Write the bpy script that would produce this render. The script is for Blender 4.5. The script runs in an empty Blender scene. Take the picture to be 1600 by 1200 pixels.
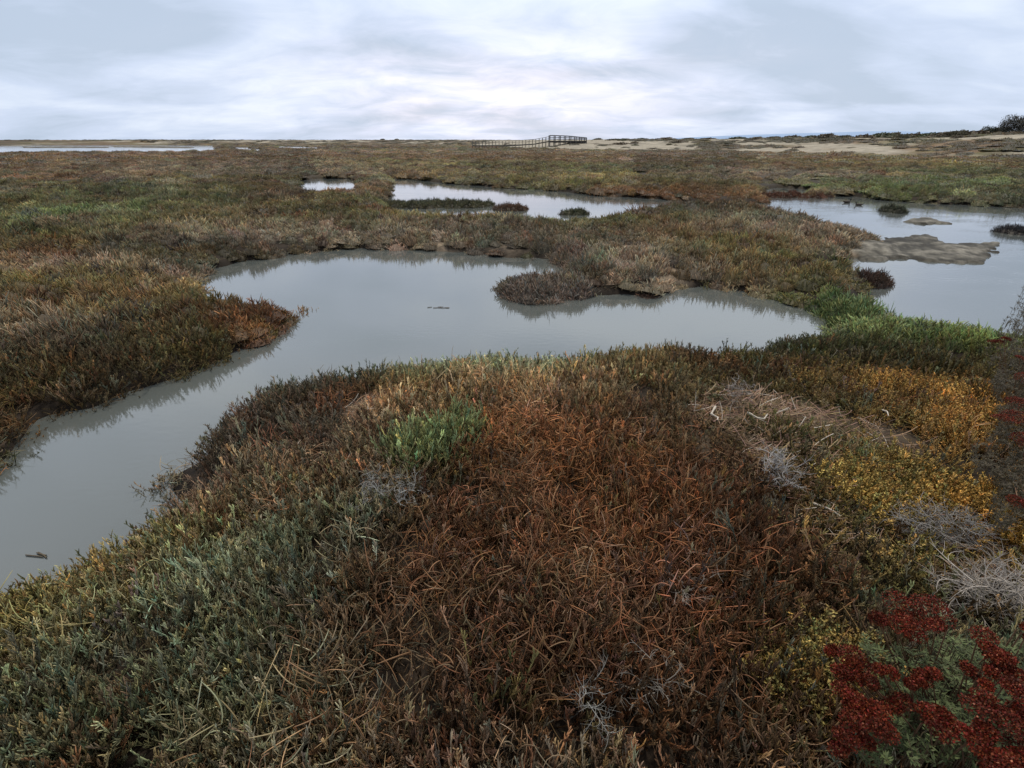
import bpy, math, random
import numpy as np
R = math.radians
random.seed(7); rng = np.random.default_rng(7)
scene = bpy.context.scene
COL = scene.collection

# ------------------------------------------------------------------ camera
H = 2.2; F = 800.0
PITCH = math.atan((600 - 219) / F)
cam_d = bpy.data.cameras.new("camera"); cam = bpy.data.objects.new("camera", cam_d); COL.objects.link(cam)
cam.location = (0, 0, H); cam.rotation_euler = (math.pi / 2 - PITCH, 0, 0)
cam_d.sensor_width = 36; cam_d.lens = 36 * F / 1600; cam_d.clip_start = 0.05; cam_d.clip_end = 12000
scene.camera = cam
SP, CP = math.sin(PITCH), math.cos(PITCH)

def at(px, py, z=0.0):
    """ground point that the photo shows at a pixel, for a surface at height z"""
    x = (px - 800) / F; u = (600 - py) / F
    dy = CP + SP * u; dz = -SP + CP * u
    t = (z - H) / dz
    return np.array([x * t, dy * t, z])

def at_dist(px, D, z=0.0):
    """point at ground distance D along the bearing of a column near the horizon"""
    depth = D * CP + (H - z) * SP
    return np.array([(px - 800) / F * depth, D, z])

# ------------------------------------------------------------------ noise
def _hash(ix, iy, s):
    h = (ix.astype(np.int64) * 374761393 + iy.astype(np.int64) * 668265263 + s * 2147483647) & 0xFFFFFFFF
    h = ((h ^ (h >> 13)) * 1274126177) & 0xFFFFFFFF
    return ((h ^ (h >> 16)) & 0xFFFFFF) / float(0xFFFFFF)
def vnoise(x, y, s=0):
    x = np.asarray(x, float); y = np.asarray(y, float)
    ix = np.floor(x); iy = np.floor(y); fx = x - ix; fy = y - iy
    fx = fx * fx * fx * (fx * (fx * 6 - 15) + 10); fy = fy * fy * fy * (fy * (fy * 6 - 15) + 10)
    a = _hash(ix, iy, s); b = _hash(ix + 1, iy, s); c = _hash(ix, iy + 1, s); d = _hash(ix + 1, iy + 1, s)
    return (a * (1 - fx) + b * fx) * (1 - fy) + (c * (1 - fx) + d * fx) * fy
def fbm(x, y, s=0, o=4):
    v = 0; a = .5; t = 0
    c_, s_ = math.cos(.6), math.sin(.6)
    for k in range(o):
        v = v + a * vnoise(x, y, s + k * 17); t += a; a *= .5
        x, y = (x * c_ - y * s_) * 2.03 + 11.3, (x * s_ + y * c_) * 2.03 - 4.7
    return v / t
def sstep(a, b, x):
    t = np.clip((x - a) / (b - a), 0, 1); return t * t * (3 - 2 * t)

# ------------------------------------------------------------------ water outlines (traced points unprojected onto the ground)
def far(px, py):                              # opposite shore: the waterline itself, above the plants' mirror image
    return at(px, py - (py - 219) * .006)[:2]
def near(px, py, z=None):                      # shore on the viewer's side: seen over the tops of its plants
    return at(px, py, float(np.interp(py, [300, 450, 520], [.42, .27, .17])) if z is None else z)[:2]
def poly(seq):
    return np.array([far(*p[:2]) if p[2] == 'f' else (near(*p[:2]) if p[2] == 'n' else at(p[0], p[1])[:2]) for p in seq])
POND = poly([(318,434,'f'),(345,422,'f'),(395,410,'f'),(470,399,'f'),(555,391,'f'),(640,393,'f'),(720,397,'f'),(790,405,'f'),(855,407,'f'),
  (874,424,'f'),(868,441,'g'),(820,438,'g'),(768,450,'g'),(790,462,'g'),(830,478,'g'),(890,468,'g'),(950,464,'g'),(1010,470,'f'),(1050,468,'f'),(1058,458,'f'),
  (1110,453,'f'),(1160,458,'f'),(1210,472,'f'),(1255,482,'f'),(1285,494,'f'),(1300,508,'g'),(1285,519,'n'),(1255,519,'n'),(1180,532,'n'),(1100,539,'n'),
  (1000,530,'n'),(940,543,'n'),(880,551,'n'),(760,549,'n'),(640,559,'n'),(560,572,'n'),(490,584,'n'),(400,604,'n'),(345,635,'n'),(285,688,'n'),
  (235,712,'n'),(214,745,'n'),(232,775,'n'),(208,818,'n'),(130,852,'n'),(0,897,'n'),(-200,985,'n'),(-700,1150,'n'),(-900,900,'f'),(-250,850,'f'),(0,748,'f'),(45,715,'f'),
  (75,665,'f'),(150,650,'f'),(220,617,'f'),(300,592,'f'),(370,562,'f'),(445,520,'f'),(476,486,'f'),(452,468,'n'),(395,457,'n'),(340,452,'n'),(318,446,'n')])
POND2 = poly([(615,280,'g'),(650,281,'g'),(700,287,'g'),(780,294,'g'),(860,298,'g'),(930,306,'g'),(985,309,'g'),(1060,314,'g'),(1130,318,'g'),(1205,318,'g'),(1215,322,'g'),
  (1200,329,'g'),(1100,329,'g'),(1000,330,'g'),(970,325,'n'),(915,331,'n'),(850,334,'n'),(790,330,'n'),(740,326,'n'),(640,322,'n'),(600,312,'n')])
POND3 = poly([(462,284,'g'),(500,279,'g'),(552,279,'g'),(556,288,'n'),(500,291,'n'),(462,288,'n')])
POND4 = poly([(1205,318,'g'),(1222,311,'g'),(1275,311,'g'),(1300,306,'g'),(1340,309,'g'),(1400,315,'g'),(1500,321,'g'),(1600,326,'g'),(2000,345,'g'),(2100,560,'n'),(1800,530,'n'),(1590,512,'n'),
  (1520,500,'n'),(1460,494,'n'),(1405,486,'n'),(1362,468,'n'),(1335,457,'n'),(1372,444,'n'),(1345,434,'g'),(1300,426,'g'),(1262,417,'g'),(1290,411,'g'),(1340,405,'g'),
  (1400,404,'g'),(1450,390,'g'),(1455,372,'g'),(1430,365,'n'),(1390,357,'n'),(1330,343,'n'),(1270,329,'n'),(1215,318,'n')])
POND5 = poly([(1190,296,'g'),(1225,294,'g'),(1262,296,'g'),(1258,306,'n'),(1210,306,'n')])
LAG1 = poly([(-300,224.6,'g'),(0,225.2,'g'),(120,224.8,'g'),(240,226,'g'),(332,227.5,'g'),(338,234,'n'),(240,236.5,'n'),(120,236,'n'),(0,237,'n'),(-300,238,'n')])
LAG2 = poly([(366,230,'g'),(388,230,'g'),(392,233,'n'),(370,233,'n')])
LAG3 = poly([(398,232,'g'),(408,232,'g'),(410,235,'n'),(398,235,'n')])
LAG4 = poly([(430,228.5,'g'),(500,230,'g'),(502,231.6,'n'),(435,231,'n')])
WATER = [POND, POND2, POND3, POND4, POND5, LAG1, LAG2, LAG3, LAG4]
SPIT = poly([(1385,372,'g'),(1440,364,'g'),(1465,371,'g'),(1478,380,'g'),(1530,382,'g'),(1558,378,'g'),(1571,388,'g'),(1566,394,'g'),(1549,397,'g'),(1546,406,'g'),(1535,412,'g'),(1500,413,'g'),(1430,407,'g'),(1345,408,'g'),(1330,398,'g')])
BAR = poly([(1404,345,'g'),(1440,341,'g'),(1468,344,'g'),(1508,354,'g'),(1470,351,'g'),(1430,350,'g')])
STRIP1 = poly([(30,229.3,'g'),(100,228.8,'g'),(172,229.6,'g'),(172,231.2,'g'),(100,231.4,'g'),(35,231.2,'g')])
STRIP2 = poly([(172,228.3,'g'),(250,228.3,'g'),(303,230.2,'g'),(303,231.8,'g'),(240,231.2,'g'),(178,230.2,'g')])
MUD = [SPIT, BAR, STRIP1, STRIP2]

def sdist(P, poly_):
    """signed distance, negative inside"""
    x, y = P[:, 0], P[:, 1]
    d2 = np.full(len(P), 1e18); ins = np.zeros(len(P), bool); n = len(poly_)
    for i in range(n):
        a = poly_[i]; b = poly_[(i + 1) % n]; e = b - a
        t = np.clip(((x - a[0]) * e[0] + (y - a[1]) * e[1]) / (e @ e + 1e-12), 0, 1)
        d2 = np.minimum(d2, (x - a[0] - t * e[0]) ** 2 + (y - a[1] - t * e[1]) ** 2)
        if a[1] != b[1]:
            c = ((a[1] > y) != (b[1] > y)) & (x < (b[0] - a[0]) * (y - a[1]) / (b[1] - a[1]) + a[0])
            ins ^= c
    d = np.sqrt(d2); return np.where(ins, -d, d)
def land_dist(P):
    """distance from water (positive on land) and distance into the mud (positive on mud)"""
    r = np.hypot(P[:, 0], P[:, 1])
    w = np.full(len(P), 1e9)
    wob = (fbm(P[:, 0] * 2.2, P[:, 1] * 2.2, 3, 3) - .5) * np.clip(r * .03, .10, 3)
    for q in WATER:
        c = q.mean(0); rad = np.max(np.hypot(*(q - c).T)) + 12
        m = np.hypot(P[:, 0] - c[0], P[:, 1] - c[1]) < rad
        if m.any():
            w[m] = np.minimum(w[m], sdist(P[m], q) + wob[m])
    mu = np.full(len(P), -1e9)
    for q in MUD:
        c = q.mean(0); rad = np.max(np.hypot(*(q - c).T)) + 6
        m = np.hypot(P[:, 0] - c[0], P[:, 1] - c[1]) < rad
        if m.any(): mu[m] = np.maximum(mu[m], -sdist(P[m], q) + wob[m] * .5 + (fbm(P[m][:, 0] * 1.1, P[m][:, 1] * 4, 19, 4) - .5) * .55)
    return w, mu

def height(P, w=None, mu=None):
    if w is None: w, mu = land_dist(P)
    x, y = P[:, 0], P[:, 1]; r = np.hypot(x, y); az = np.degrees(np.arctan2(x, y))
    bank = sstep(-.25, .35, w)
    land = .10 + .13 * sstep(0, 1.6, w) + (fbm(x * .9, y * .9, 5, 3) - .45) * .24 * sstep(.1, 1.2, w)
    land = land + .10 * sstep(.3, 1.5, w) * sstep(7, 3, r)
    land = land + (fbm(x * .12, y * .12, 9, 3) - .5) * .25 * sstep(12, 40, r) * sstep(0, 3, w)
    h = -.28 + (land + .28) * bank
    mh = -.28 + (.31 + (fbm(x * 3, y * 3, 8, 3) - .4) * .07) * sstep(-.14, .10, mu) + .012 * sstep(.1, .5, mu)
    h = np.maximum(h, np.where(mu > -.5, mh, -1))
    # dunes: close on the right, receding to the left
    d0 = np.interp(az, [-60, -12, 0, 6, 20, 42, 60], [330, 300, 150, 118, 112, 75, 60])
    d1 = np.interp(az, [-60, -12, 0, 6, 20, 42, 60], [420, 400, 230, 175, 165, 125, 110])
    top = np.interp(az, [-60, -12, 0, 6, 16, 26, 36, 42, 60], [2.3, 2.2, 2.15, 2.2, 2.25, 2.45, 2.65, 3.1, 3.5])
    k = sstep(d0, d1, r)
    lump = (fbm(x * .045, y * .07, 21, 4) - .45) * 1.5 + (fbm(x * .2, y * .25, 33, 3) - .5) * .35
    beyond = sstep(d1 * 1.5, d1 * 2.6, r)
    lump = lump * np.interp(az, [-60, -5, 10, 30, 60], [.12, .12, .35, .7, .8])
    h = h + k * (top - .25 + lump * (1 - .75 * beyond) * sstep(0.1, .5, k)) - beyond * (top - 2.0) * .9
    return h

# ------------------------------------------------------------------ colours of the plant cover, as patches on the ground
SAGE = (.195,.215,.15); GREEN = (.105,.150,.050); LGREEN = (.17,.22,.10); OLIVE = (.150,.125,.042); RUST = (.215,.092,.040)
REDBR = (.135,.060,.034); GREYBR = (.20,.155,.125); BROWN = (.12,.075,.042); GOLD = (.27,.145,.04); DKGREEN = (.07,.085,.035); TAN = (.24,.17,.105)
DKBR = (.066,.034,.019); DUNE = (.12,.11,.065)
PATCH = [ # px, py, half width, half height, colour, strength
 (330,960,230,90,SAGE,1),(170,1120,230,110,SAGE,1),(430,1100,150,130,SAGE,.6),(480,880,130,40,SAGE,.5),(90,930,190,70,OLIVE,1.3),(300,860,120,30,OLIVE,.8),(60,1010,120,60,OLIVE,1),
 (290,730,100,70,GREYBR,1.2),(400,650,90,40,GREYBR,1),(460,700,80,40,GREYBR,.8),(450,780,120,45,TAN,.7),(420,610,80,15,SAGE,.8),
 (700,590,120,25,SAGE,1.2),(820,575,120,20,SAGE,1),(560,640,45,30,RUST,1.2),(650,570,90,12,SAGE,.7),(600,700,60,40,TAN,.6),
 (950,1130,330,80,DKBR,1.6),(1150,1060,140,110,DKBR,1.3),(850,1020,150,60,DKBR,.7),(1180,930,100,60,DKBR,.8),  # DKBR: darker plants, with the lower foreground's vignette put into their colour
 (1060,440,120,25,GREYBR,1.2),(1000,420,150,30,GREYBR,.8),(1200,360,120,12,GREYBR,1.2),(1330,385,80,12,GREYBR,1.5),(900,415,60,20,GREYBR,1.2),(800,385,60,8,GREYBR,.8),
 (800,650,80,30,TAN,.8),(850,735,120,50,RUST,1.1),(930,640,100,40,TAN,.6),(980,860,120,110,RUST,1.1),(820,870,120,60,REDBR,1),(700,880,100,60,REDBR,1),
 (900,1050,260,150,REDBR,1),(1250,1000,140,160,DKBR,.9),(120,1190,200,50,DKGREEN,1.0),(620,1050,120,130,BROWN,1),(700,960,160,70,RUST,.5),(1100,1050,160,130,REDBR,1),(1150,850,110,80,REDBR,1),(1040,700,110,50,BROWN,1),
 (1050,590,150,25,REDBR,.8),(1200,600,120,30,REDBR,.8),(1330,570,110,35,DKGREEN,1.4),(1150,560,120,18,OLIVE,.9),(980,560,100,18,OLIVE,.9),
 (1320,485,70,30,LGREEN,1.3),(1420,515,90,22,LGREEN,1.0),(1490,535,80,22,GREEN,1.6),(1240,430,70,22,OLIVE,1),(1270,455,60,15,GREEN,.9),
 (1420,625,130,45,GOLD,2.0),(1540,690,100,60,GOLD,1.8),(1420,740,80,35,GOLD,1.0),(1390,790,110,50,OLIVE,1.2),(1540,830,100,80,GOLD,1.9),(1300,700,80,50,OLIVE,.7),(1250,1080,60,60,OLIVE,1),(1480,900,120,50,OLIVE,.8),(1500,1090,120,120,SAGE,.6),
 (100,450,160,25,OLIVE,.7),(200,470,120,20,BROWN,.6),(60,540,160,30,GREYBR,1),(380,490,70,25,RUST,1.5),(310,480,60,20,OLIVE,1),(250,540,100,25,OLIVE,.9),(110,640,110,25,RUST,.7),(30,690,80,40,DKGREEN,1.2),(60,410,120,15,RUST,.35),
 (350,375,120,18,GREYBR,1),(150,425,130,12,GREYBR,1),(90,350,120,20,GREEN,.9),(180,310,140,15,DKGREEN,.8),(250,400,80,10,OLIVE,.8),
 (480,340,140,14,OLIVE,.8),(650,340,120,12,OLIVE,.8),(720,365,130,14,GREYBR,1),(520,375,100,8,GREYBR,.8),(600,335,40,8,RUST,.4),(780,340,60,8,RUST,.5),
 (980,440,130,28,GREYBR,1.3),(900,390,80,18,GREYBR,1),(1100,370,150,14,BROWN,.8),(1150,400,120,18,OLIVE,.8),(1180,430,100,18,REDBR,.8),(1330,370,100,14,GREYBR,1.1),(1000,345,130,10,OLIVE,.9),(850,352,60,8,GREEN,.5),(1150,345,90,10,SAGE,.6),(1300,350,80,8,GREYBR,.9),
 (980,301,60,5,RUST,1.0),(1120,303,90,6,RUST,1.2),(1060,290,130,7,OLIVE,1),(880,277,160,6,OLIVE,.9),(900,265,200,5,DKGREEN,.8),(1180,275,120,8,GREYBR,1.2),(1230,260,160,5,BROWN,1),
 (1450,290,170,8,GREEN,.9),(1400,296,80,4,GREEN,.8),(1550,300,120,12,DKGREEN,1.2),(1500,270,160,7,DKGREEN,.9),(1450,258,150,4,OLIVE,.6),
 (700,262,200,5,OLIVE,.8),(500,265,160,6,GREYBR,.8),(300,262,160,8,GREYBR,.9),(120,265,160,8,BROWN,1),(120,245,250,4,REDBR,.5),(400,245,200,4,BROWN,.8),(800,245,200,4,BROWN,.9),(1050,245,160,4,BROWN,.9),
]
_pw = []
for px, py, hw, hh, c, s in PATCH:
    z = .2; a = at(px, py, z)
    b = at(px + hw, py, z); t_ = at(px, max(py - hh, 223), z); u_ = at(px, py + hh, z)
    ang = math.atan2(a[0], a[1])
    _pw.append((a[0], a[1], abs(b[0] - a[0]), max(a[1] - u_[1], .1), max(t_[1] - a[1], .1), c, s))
def cover(P):
    x, y = P[:, 0], P[:, 1]; r = np.hypot(x, y)
    wx = (fbm(x * 1.3, y * 1.3, 41, 3) - .5) * np.clip(r * .10, .3, 20); wy = (fbm(x * 1.3, y * 1.3, 57, 3) - .5) * np.clip(r * .10, .3, 20)
    n1 = fbm(x * .45, y * .45, 61, 3); n2 = fbm(x * .11, y * .16, 71, 3)
    base = [(BROWN, .30 + 0 * x), (OLIVE, 1.1 * sstep(.5, .72, n1)), (GREYBR, .9 * sstep(.52, .7, 1 - n1)), (DKGREEN, .7 * sstep(.5, .68, n2)), (RUST, .30 * sstep(.55, .72, 1 - n2)), (BROWN, .8 * sstep(.45, .6, 1 - n2))]
    W = np.zeros(len(P)); C = np.zeros((len(P), 3))
    for c, w in base:
        w = w * .35; W += w; C += w[:, None] * np.array(c)
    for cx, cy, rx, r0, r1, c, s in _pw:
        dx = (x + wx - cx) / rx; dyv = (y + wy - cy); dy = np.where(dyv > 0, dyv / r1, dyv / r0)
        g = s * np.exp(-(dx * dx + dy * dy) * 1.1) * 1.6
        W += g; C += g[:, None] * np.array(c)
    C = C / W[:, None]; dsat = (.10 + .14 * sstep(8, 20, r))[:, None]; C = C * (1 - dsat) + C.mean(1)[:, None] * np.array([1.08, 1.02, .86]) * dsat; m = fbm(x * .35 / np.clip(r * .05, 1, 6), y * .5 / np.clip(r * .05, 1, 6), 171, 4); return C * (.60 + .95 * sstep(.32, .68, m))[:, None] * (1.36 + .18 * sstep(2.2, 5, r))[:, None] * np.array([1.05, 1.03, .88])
def lines(P):
    """where straw and bare sand show between the plants, 0..1"""
    out = np.zeros(len(P))
    for px, py, hw, hh, s in [(1165,690,105,58,1.3),(1235,775,85,50,1.1),(1290,725,100,40,.6),(1460,862,80,38,.9),(1560,975,60,25,.9),(575,650,30,22,1),(1010,395,40,8,.9),(1040,425,40,10,.8),(690,383,55,7,1.2),(760,388,40,6,1),(850,400,30,6,1),(940,398,40,8,.9),(1110,425,30,8,.8),(990,462,30,5,1),(1370,392,60,10,1.3),(790,456,40,10,1.4),(880,447,30,6,.7)]:
        a = at(px, py, .15); b = at(px + hw, py, .15); u = at(px, py + hh, .15)
        rx = abs(b[0] - a[0]); ry = abs(a[1] - u[1]) + .03
        n = .1 + 1.15 * sstep(.38, .58, fbm(P[:, 0] * 3.2, P[:, 1] * 3.2, 91, 3))
        out = np.maximum(out, s * np.exp(-(((P[:, 0] - a[0]) / rx) ** 2 + ((P[:, 1] - a[1]) / ry) ** 2)) * n)
    return np.clip(out, 0, 1)

# ------------------------------------------------------------------ materials
def new_mat(name):
    m = bpy.data.materials.new(name); m.use_nodes = True
    nt = m.node_tree; b = nt.nodes['Principled BSDF']; return m, nt, b
def attr_mat(name, instanced, rough=.6, spec=.3, trans=0.0):
    m, nt, b = new_mat(name)
    v = nt.nodes.new('ShaderNodeAttribute'); v.attribute_name = 'var'
    b.inputs['Roughness'].default_value = rough; b.inputs['Specular IOR Level'].default_value = spec
    if instanced:
        t = nt.nodes.new('ShaderNodeAttribute'); t.attribute_type = 'INSTANCER'; t.attribute_name = 'tint'
        mx = nt.nodes.new('ShaderNodeMix'); mx.data_type = 'RGBA'; mx.blend_type = 'MULTIPLY'; mx.inputs[0].default_value = 1
        nt.links.new(t.outputs['Color'], mx.inputs[6]); nt.links.new(v.outputs['Color'], mx.inputs[7])
        nt.links.new(mx.outputs[2], b.inputs['Base Color'])
    else:
        nt.links.new(v.outputs['Color'], b.inputs['Base Color'])
    return m
M_INST = attr_mat('plant_cover', True, .6, .22)
M_COL = attr_mat('plant', False, .6, .22)
M_DRY = attr_mat('dry_wood', False, .8, .15)
def noise_mat(name, c1, c2, scale, rough=.8, bump=.3, stretch=(1,1,1)):
    m, nt, b = new_mat(name)
    tc = nt.nodes.new('ShaderNodeTexCoord'); mp = nt.nodes.new('ShaderNodeMapping'); mp.inputs['Scale'].default_value = stretch
    n = nt.nodes.new('ShaderNodeTexNoise'); n.inputs['Scale'].default_value = scale; n.inputs['Detail'].default_value = 6
    cr = nt.nodes.new('ShaderNodeValToRGB'); cr.color_ramp.elements[0].color = (*c1, 1); cr.color_ramp.elements[1].color = (*c2, 1)
    cr.color_ramp.elements[0].position = .35; cr.color_ramp.elements[1].position = .65
    bp = nt.nodes.new('ShaderNodeBump'); bp.inputs['Strength'].default_value = bump; bp.inputs['Distance'].default_value = .02
    L = nt.links.new
    L(tc.outputs['Object'], mp.inputs[0]); L(mp.outputs[0], n.inputs['Vector']); L(n.outputs['Fac'], cr.inputs[0]); L(cr.outputs[0], b.inputs['Base Color'])
    L(n.outputs['Fac'], bp.inputs['Height']); L(bp.outputs[0], b.inputs['Normal']); b.inputs['Roughness'].default_value = rough
    return m

# ------------------------------------------------------------------ mesh collecting
class Geo:
    """collects tubes, leaves and blobs with a colour per vertex"""
    def __init__(s): s.v = []; s.f3 = []; s.f4 = []; s.c = []; s.n = 0
    def add(s, v, f4=None, f3=None, c=None):
        v = np.asarray(v, float); s.v.append(v)
        if f4 is not None and len(f4): s.f4.append(np.asarray(f4, int) + s.n)
        if f3 is not None and len(f3): s.f3.append(np.asarray(f3, int) + s.n)
        c = np.asarray(c, float); s.c.append(np.broadcast_to(c, (len(v), 3)) if c.ndim == 1 else c); s.n += len(v)
    def arrays(s):
        return (np.concatenate(s.v), np.concatenate(s.f4) if s.f4 else np.zeros((0, 4), int), np.concatenate(s.f3) if s.f3 else np.zeros((0, 3), int), np.concatenate(s.c))
    def tube(s, P, rad, sides=4, c0=(1,1,1), c1=(1,1,1)):
        P = np.asarray(P, float); n = len(P)
        T = np.gradient(P, axis=0); T /= np.linalg.norm(T, axis=1)[:, None] + 1e-9
        ref = np.array([.3, .2, .93]) if abs(T[0, 2]) < .8 else np.array([.9, .3, .1])
        U = np.cross(T, ref); U /= np.linalg.norm(U, axis=1)[:, None] + 1e-9; V = np.cross(T, U)
        a = np.arange(sides) * 2 * np.pi / sides
        rad = np.broadcast_to(np.asarray(rad, float), (n,))
        ring = P[:, None] + rad[:, None, None] * (np.cos(a)[None, :, None] * U[:, None] + np.sin(a)[None, :, None] * V[:, None])
        i = np.arange(n - 1)[:, None] * sides; j = np.arange(sides)[None]; k = (j + 1) % sides
        f = np.stack([i + j, i + k, i + sides + k, i + sides + j], -1).reshape(-1, 4)
        t = np.linspace(0, 1, n)[:, None]; c = np.asarray(c0)[None] * (1 - t) + np.asarray(c1)[None] * t
        s.add(ring.reshape(-1, 3), f4=f, c=np.repeat(c, sides, 0))
    def leaf(s, p, d, side, L, W, c):
        d = d / (np.linalg.norm(d) + 1e-9); side = side / (np.linalg.norm(side) + 1e-9)
        up = np.cross(d, side)
        v = [p, p + d * L * .5 + side * W * .5 + up * W * .15, p + d * L, p + d * L * .5 - side * W * .5 + up * W * .15]
        s.add(v, f4=[[0, 1, 2, 3]], c=c)
    def box(s, a, b, w, h, c=(1,1,1)):
        """bar from a to b, w wide, h deep"""
        a = np.asarray(a, float); b = np.asarray(b, float); d = b - a; d /= np.linalg.norm(d)
        ref = np.array([0, 0, 1.]) if abs(d[2]) < .9 else np.array([0, 1., 0])
        u = np.cross(d, ref); u /= np.linalg.norm(u); v = np.cross(u, d)
        q = [p + su * u * w / 2 + sv * v * h / 2 for p in (a, b) for su, sv in ((-1,-1),(1,-1),(1,1),(-1,1))]
        s.add(q, f4=[[0,1,2,3],[7,6,5,4],[0,4,5,1],[1,5,6,2],[2,6,7,3],[3,7,4,0]], c=c)
    def put(s, arr, loc, rotz=0, scl=1, tint=(1,1,1), tilt=(0,0)):
        v, f4, f3, c = arr
        q = v * np.asarray(scl)
        tx, ty = tilt
        if tx or ty:
            cx, sx = math.cos(tx), math.sin(tx); q = q @ np.array([[1,0,0],[0,cx,sx],[0,-sx,cx]])
            cy, sy = math.cos(ty), math.sin(ty); q = q @ np.array([[cy,0,-sy],[0,1,0],[sy,0,cy]])
        cz, sz = math.cos(rotz), math.sin(rotz)
        q = q @ np.array([[cz, sz, 0], [-sz, cz, 0], [0, 0, 1]]) + np.asarray(loc)
        s.add(q, f4=f4, f3=f3, c=c * np.asarray(tint))
    def mesh(s, name, mat, smooth=True):
        v, f4, f3, c = s.arrays()
        me = bpy.data.meshes.new(name)
        me.vertices.add(len(v)); me.vertices.foreach_set('co', v.ravel())
        nl = len(f4) * 4 + len(f3) * 3
        me.loops.add(nl); me.loops.foreach_set('vertex_index', np.concatenate([f4.ravel(), f3.ravel()]).astype(np.int32))
        me.polygons.add(len(f4) + len(f3))
        st = np.concatenate([np.arange(len(f4)) * 4, len(f4) * 4 + np.arange(len(f3)) * 3]).astype(np.int32)
        me.polygons.foreach_set('loop_start', st)
        me.polygons.foreach_set('use_smooth', np.full(len(st), smooth))
        me.update(calc_edges=True)
        a = me.color_attributes.new('var', 'FLOAT_COLOR', 'POINT')
        a.data.foreach_set('color', np.concatenate([c, np.ones((len(c), 1))], 1).ravel().astype(np.float32))
        me.materials.append(mat); return me

def tag(o, label=None, cat=None, group=None, kind=None):
    if label: o['label'] = label
    if cat: o['category'] = cat
    if group: o['group'] = group
    if kind: o['kind'] = kind
    return o
def obj(name, me, parent=None, loc=None):
    o = bpy.data.objects.new(name, me); COL.objects.link(o)
    if parent: o.parent = parent
    if loc is not None: o.location = loc
    return o
def empty(name, loc, rotz=0):
    o = bpy.data.objects.new(name, None); COL.objects.link(o); o.location = loc; o.rotation_euler = (0, 0, rotz); o.empty_display_size = .1; return o
def gz(x, y): return float(height(np.array([[x, y]]))[0])

# ------------------------------------------------------------------ plant pieces
U = lambda a, b: random.uniform(a, b)
def path(p, d, L, n, curl=.3, up=0.):
    pts = [np.array(p, float)]; d = np.array(d, float); d /= np.linalg.norm(d)
    bend = np.array([U(-1, 1), U(-1, 1), U(-.6, .6)]) * curl
    for k in range(n):
        d = d + bend / n + np.array([0, 0, up / n]); d /= np.linalg.norm(d); pts.append(pts[-1] + d * L / n)
    return np.array(pts), d
def shade(lo=.7, hi=1.3):
    b = U(lo, hi); t = random.gauss(0, .13); return np.array([b * (1 + t), b, b * (1 - .6 * t)])
def pickle_tuft(n=14, spread=.06, hmin=.09, hmax=.20, r=.0020, seg=6, sides=4, br=13, brl=(.012, .034), tilt=.8, thin=1.0):
    """knobbly upright shoots, each main stem crowded with short finger-like branchlets"""
    g = Geo()
    for i in range(n):
        a = U(0, 6.283); q = spread * math.sqrt(random.random())
        t = U(.05, tilt) * (0.4 + q / spread)
        d = (math.cos(a) * t, math.sin(a) * t, 1)
        c = shade(.4, 1.5)
        if random.random() < .10: c = c * np.array([1.6, 1.55, 1.5])
        L = U(hmin, hmax)
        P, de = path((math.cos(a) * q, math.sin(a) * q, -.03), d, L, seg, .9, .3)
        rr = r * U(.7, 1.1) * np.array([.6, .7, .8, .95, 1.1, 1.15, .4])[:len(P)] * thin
        g.tube(P, rr, sides, c * .12, c * 1.25)  # dark base to bright tip: shade between the stems put into the colour
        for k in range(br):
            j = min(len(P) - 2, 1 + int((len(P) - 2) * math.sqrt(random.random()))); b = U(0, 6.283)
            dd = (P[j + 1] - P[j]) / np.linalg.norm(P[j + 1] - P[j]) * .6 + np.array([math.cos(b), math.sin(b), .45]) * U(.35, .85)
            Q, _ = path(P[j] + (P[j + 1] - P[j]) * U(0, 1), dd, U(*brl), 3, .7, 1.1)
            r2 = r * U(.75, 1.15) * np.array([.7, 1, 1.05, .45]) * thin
            cc = c * U(.75, 1.35); f = j / (len(P) - 1); g.tube(Q, r2, sides, cc * (.03 + .5 * f ** 1.5), cc * (.16 + 1.25 * f ** 1.5))  # branchlets darkened low on the stem, same painted gap shade
    return g.arrays()
def curl_tuft(n=46, spread=.09, r=.0017):
    g = Geo()
    for i in range(n):
        a = U(0, 6.283); q = spread * math.sqrt(random.random()); b = U(0, 6.283)
        c = shade(.35, 1.7)
        if random.random() < .10: c = c * np.array([1.8, 2.0, 2.3])
        P, _ = path((math.cos(a) * q, math.sin(a) * q, U(-.02, .09)), (math.cos(b), math.sin(b), U(-.1, 1.1)), U(.04, .12), 7, 3.0, .1)
        g.tube(P, r * U(.6, 1.3) * np.array([.7, 1, 1, 1, 1, .9, .8, .3]), 3, c * .7, c)
    return g.arrays()
def leafy_tuft(n=110, spread=.075, h=.13, L=.0105, W=.0055):
    """fine-leaved mat plant: short wiry shoots carrying many small leaves"""
    g = Geo()
    for i in range(n // 5):
        a = U(0, 6.283); q = spread * math.sqrt(random.random()); c = shade(.6, 1.35)
        P, _ = path((math.cos(a) * q, math.sin(a) * q, -.02), (math.cos(a) * q * 6, math.sin(a) * q * 6, 1), U(.6, 1) * h, 4, .6, .1)
        g.tube(P, .0016, 3, c * .4, c * .7)
        for k in range(20):
            j = U(.8, 3.99); p = P[int(j)] + (P[min(int(j) + 1, 4)] - P[int(j)]) * (j % 1)
            b = U(0, 6.283); d = np.array([math.cos(b), math.sin(b), U(.1, 1.0)])
            g.leaf(p, d, np.cross(d, [U(-.4, .4), U(-.4, .4), 1]), L * U(.7, 1.4), W * U(.7, 1.3), c * U(.75, 1.3))
    return g.arrays()
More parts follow.
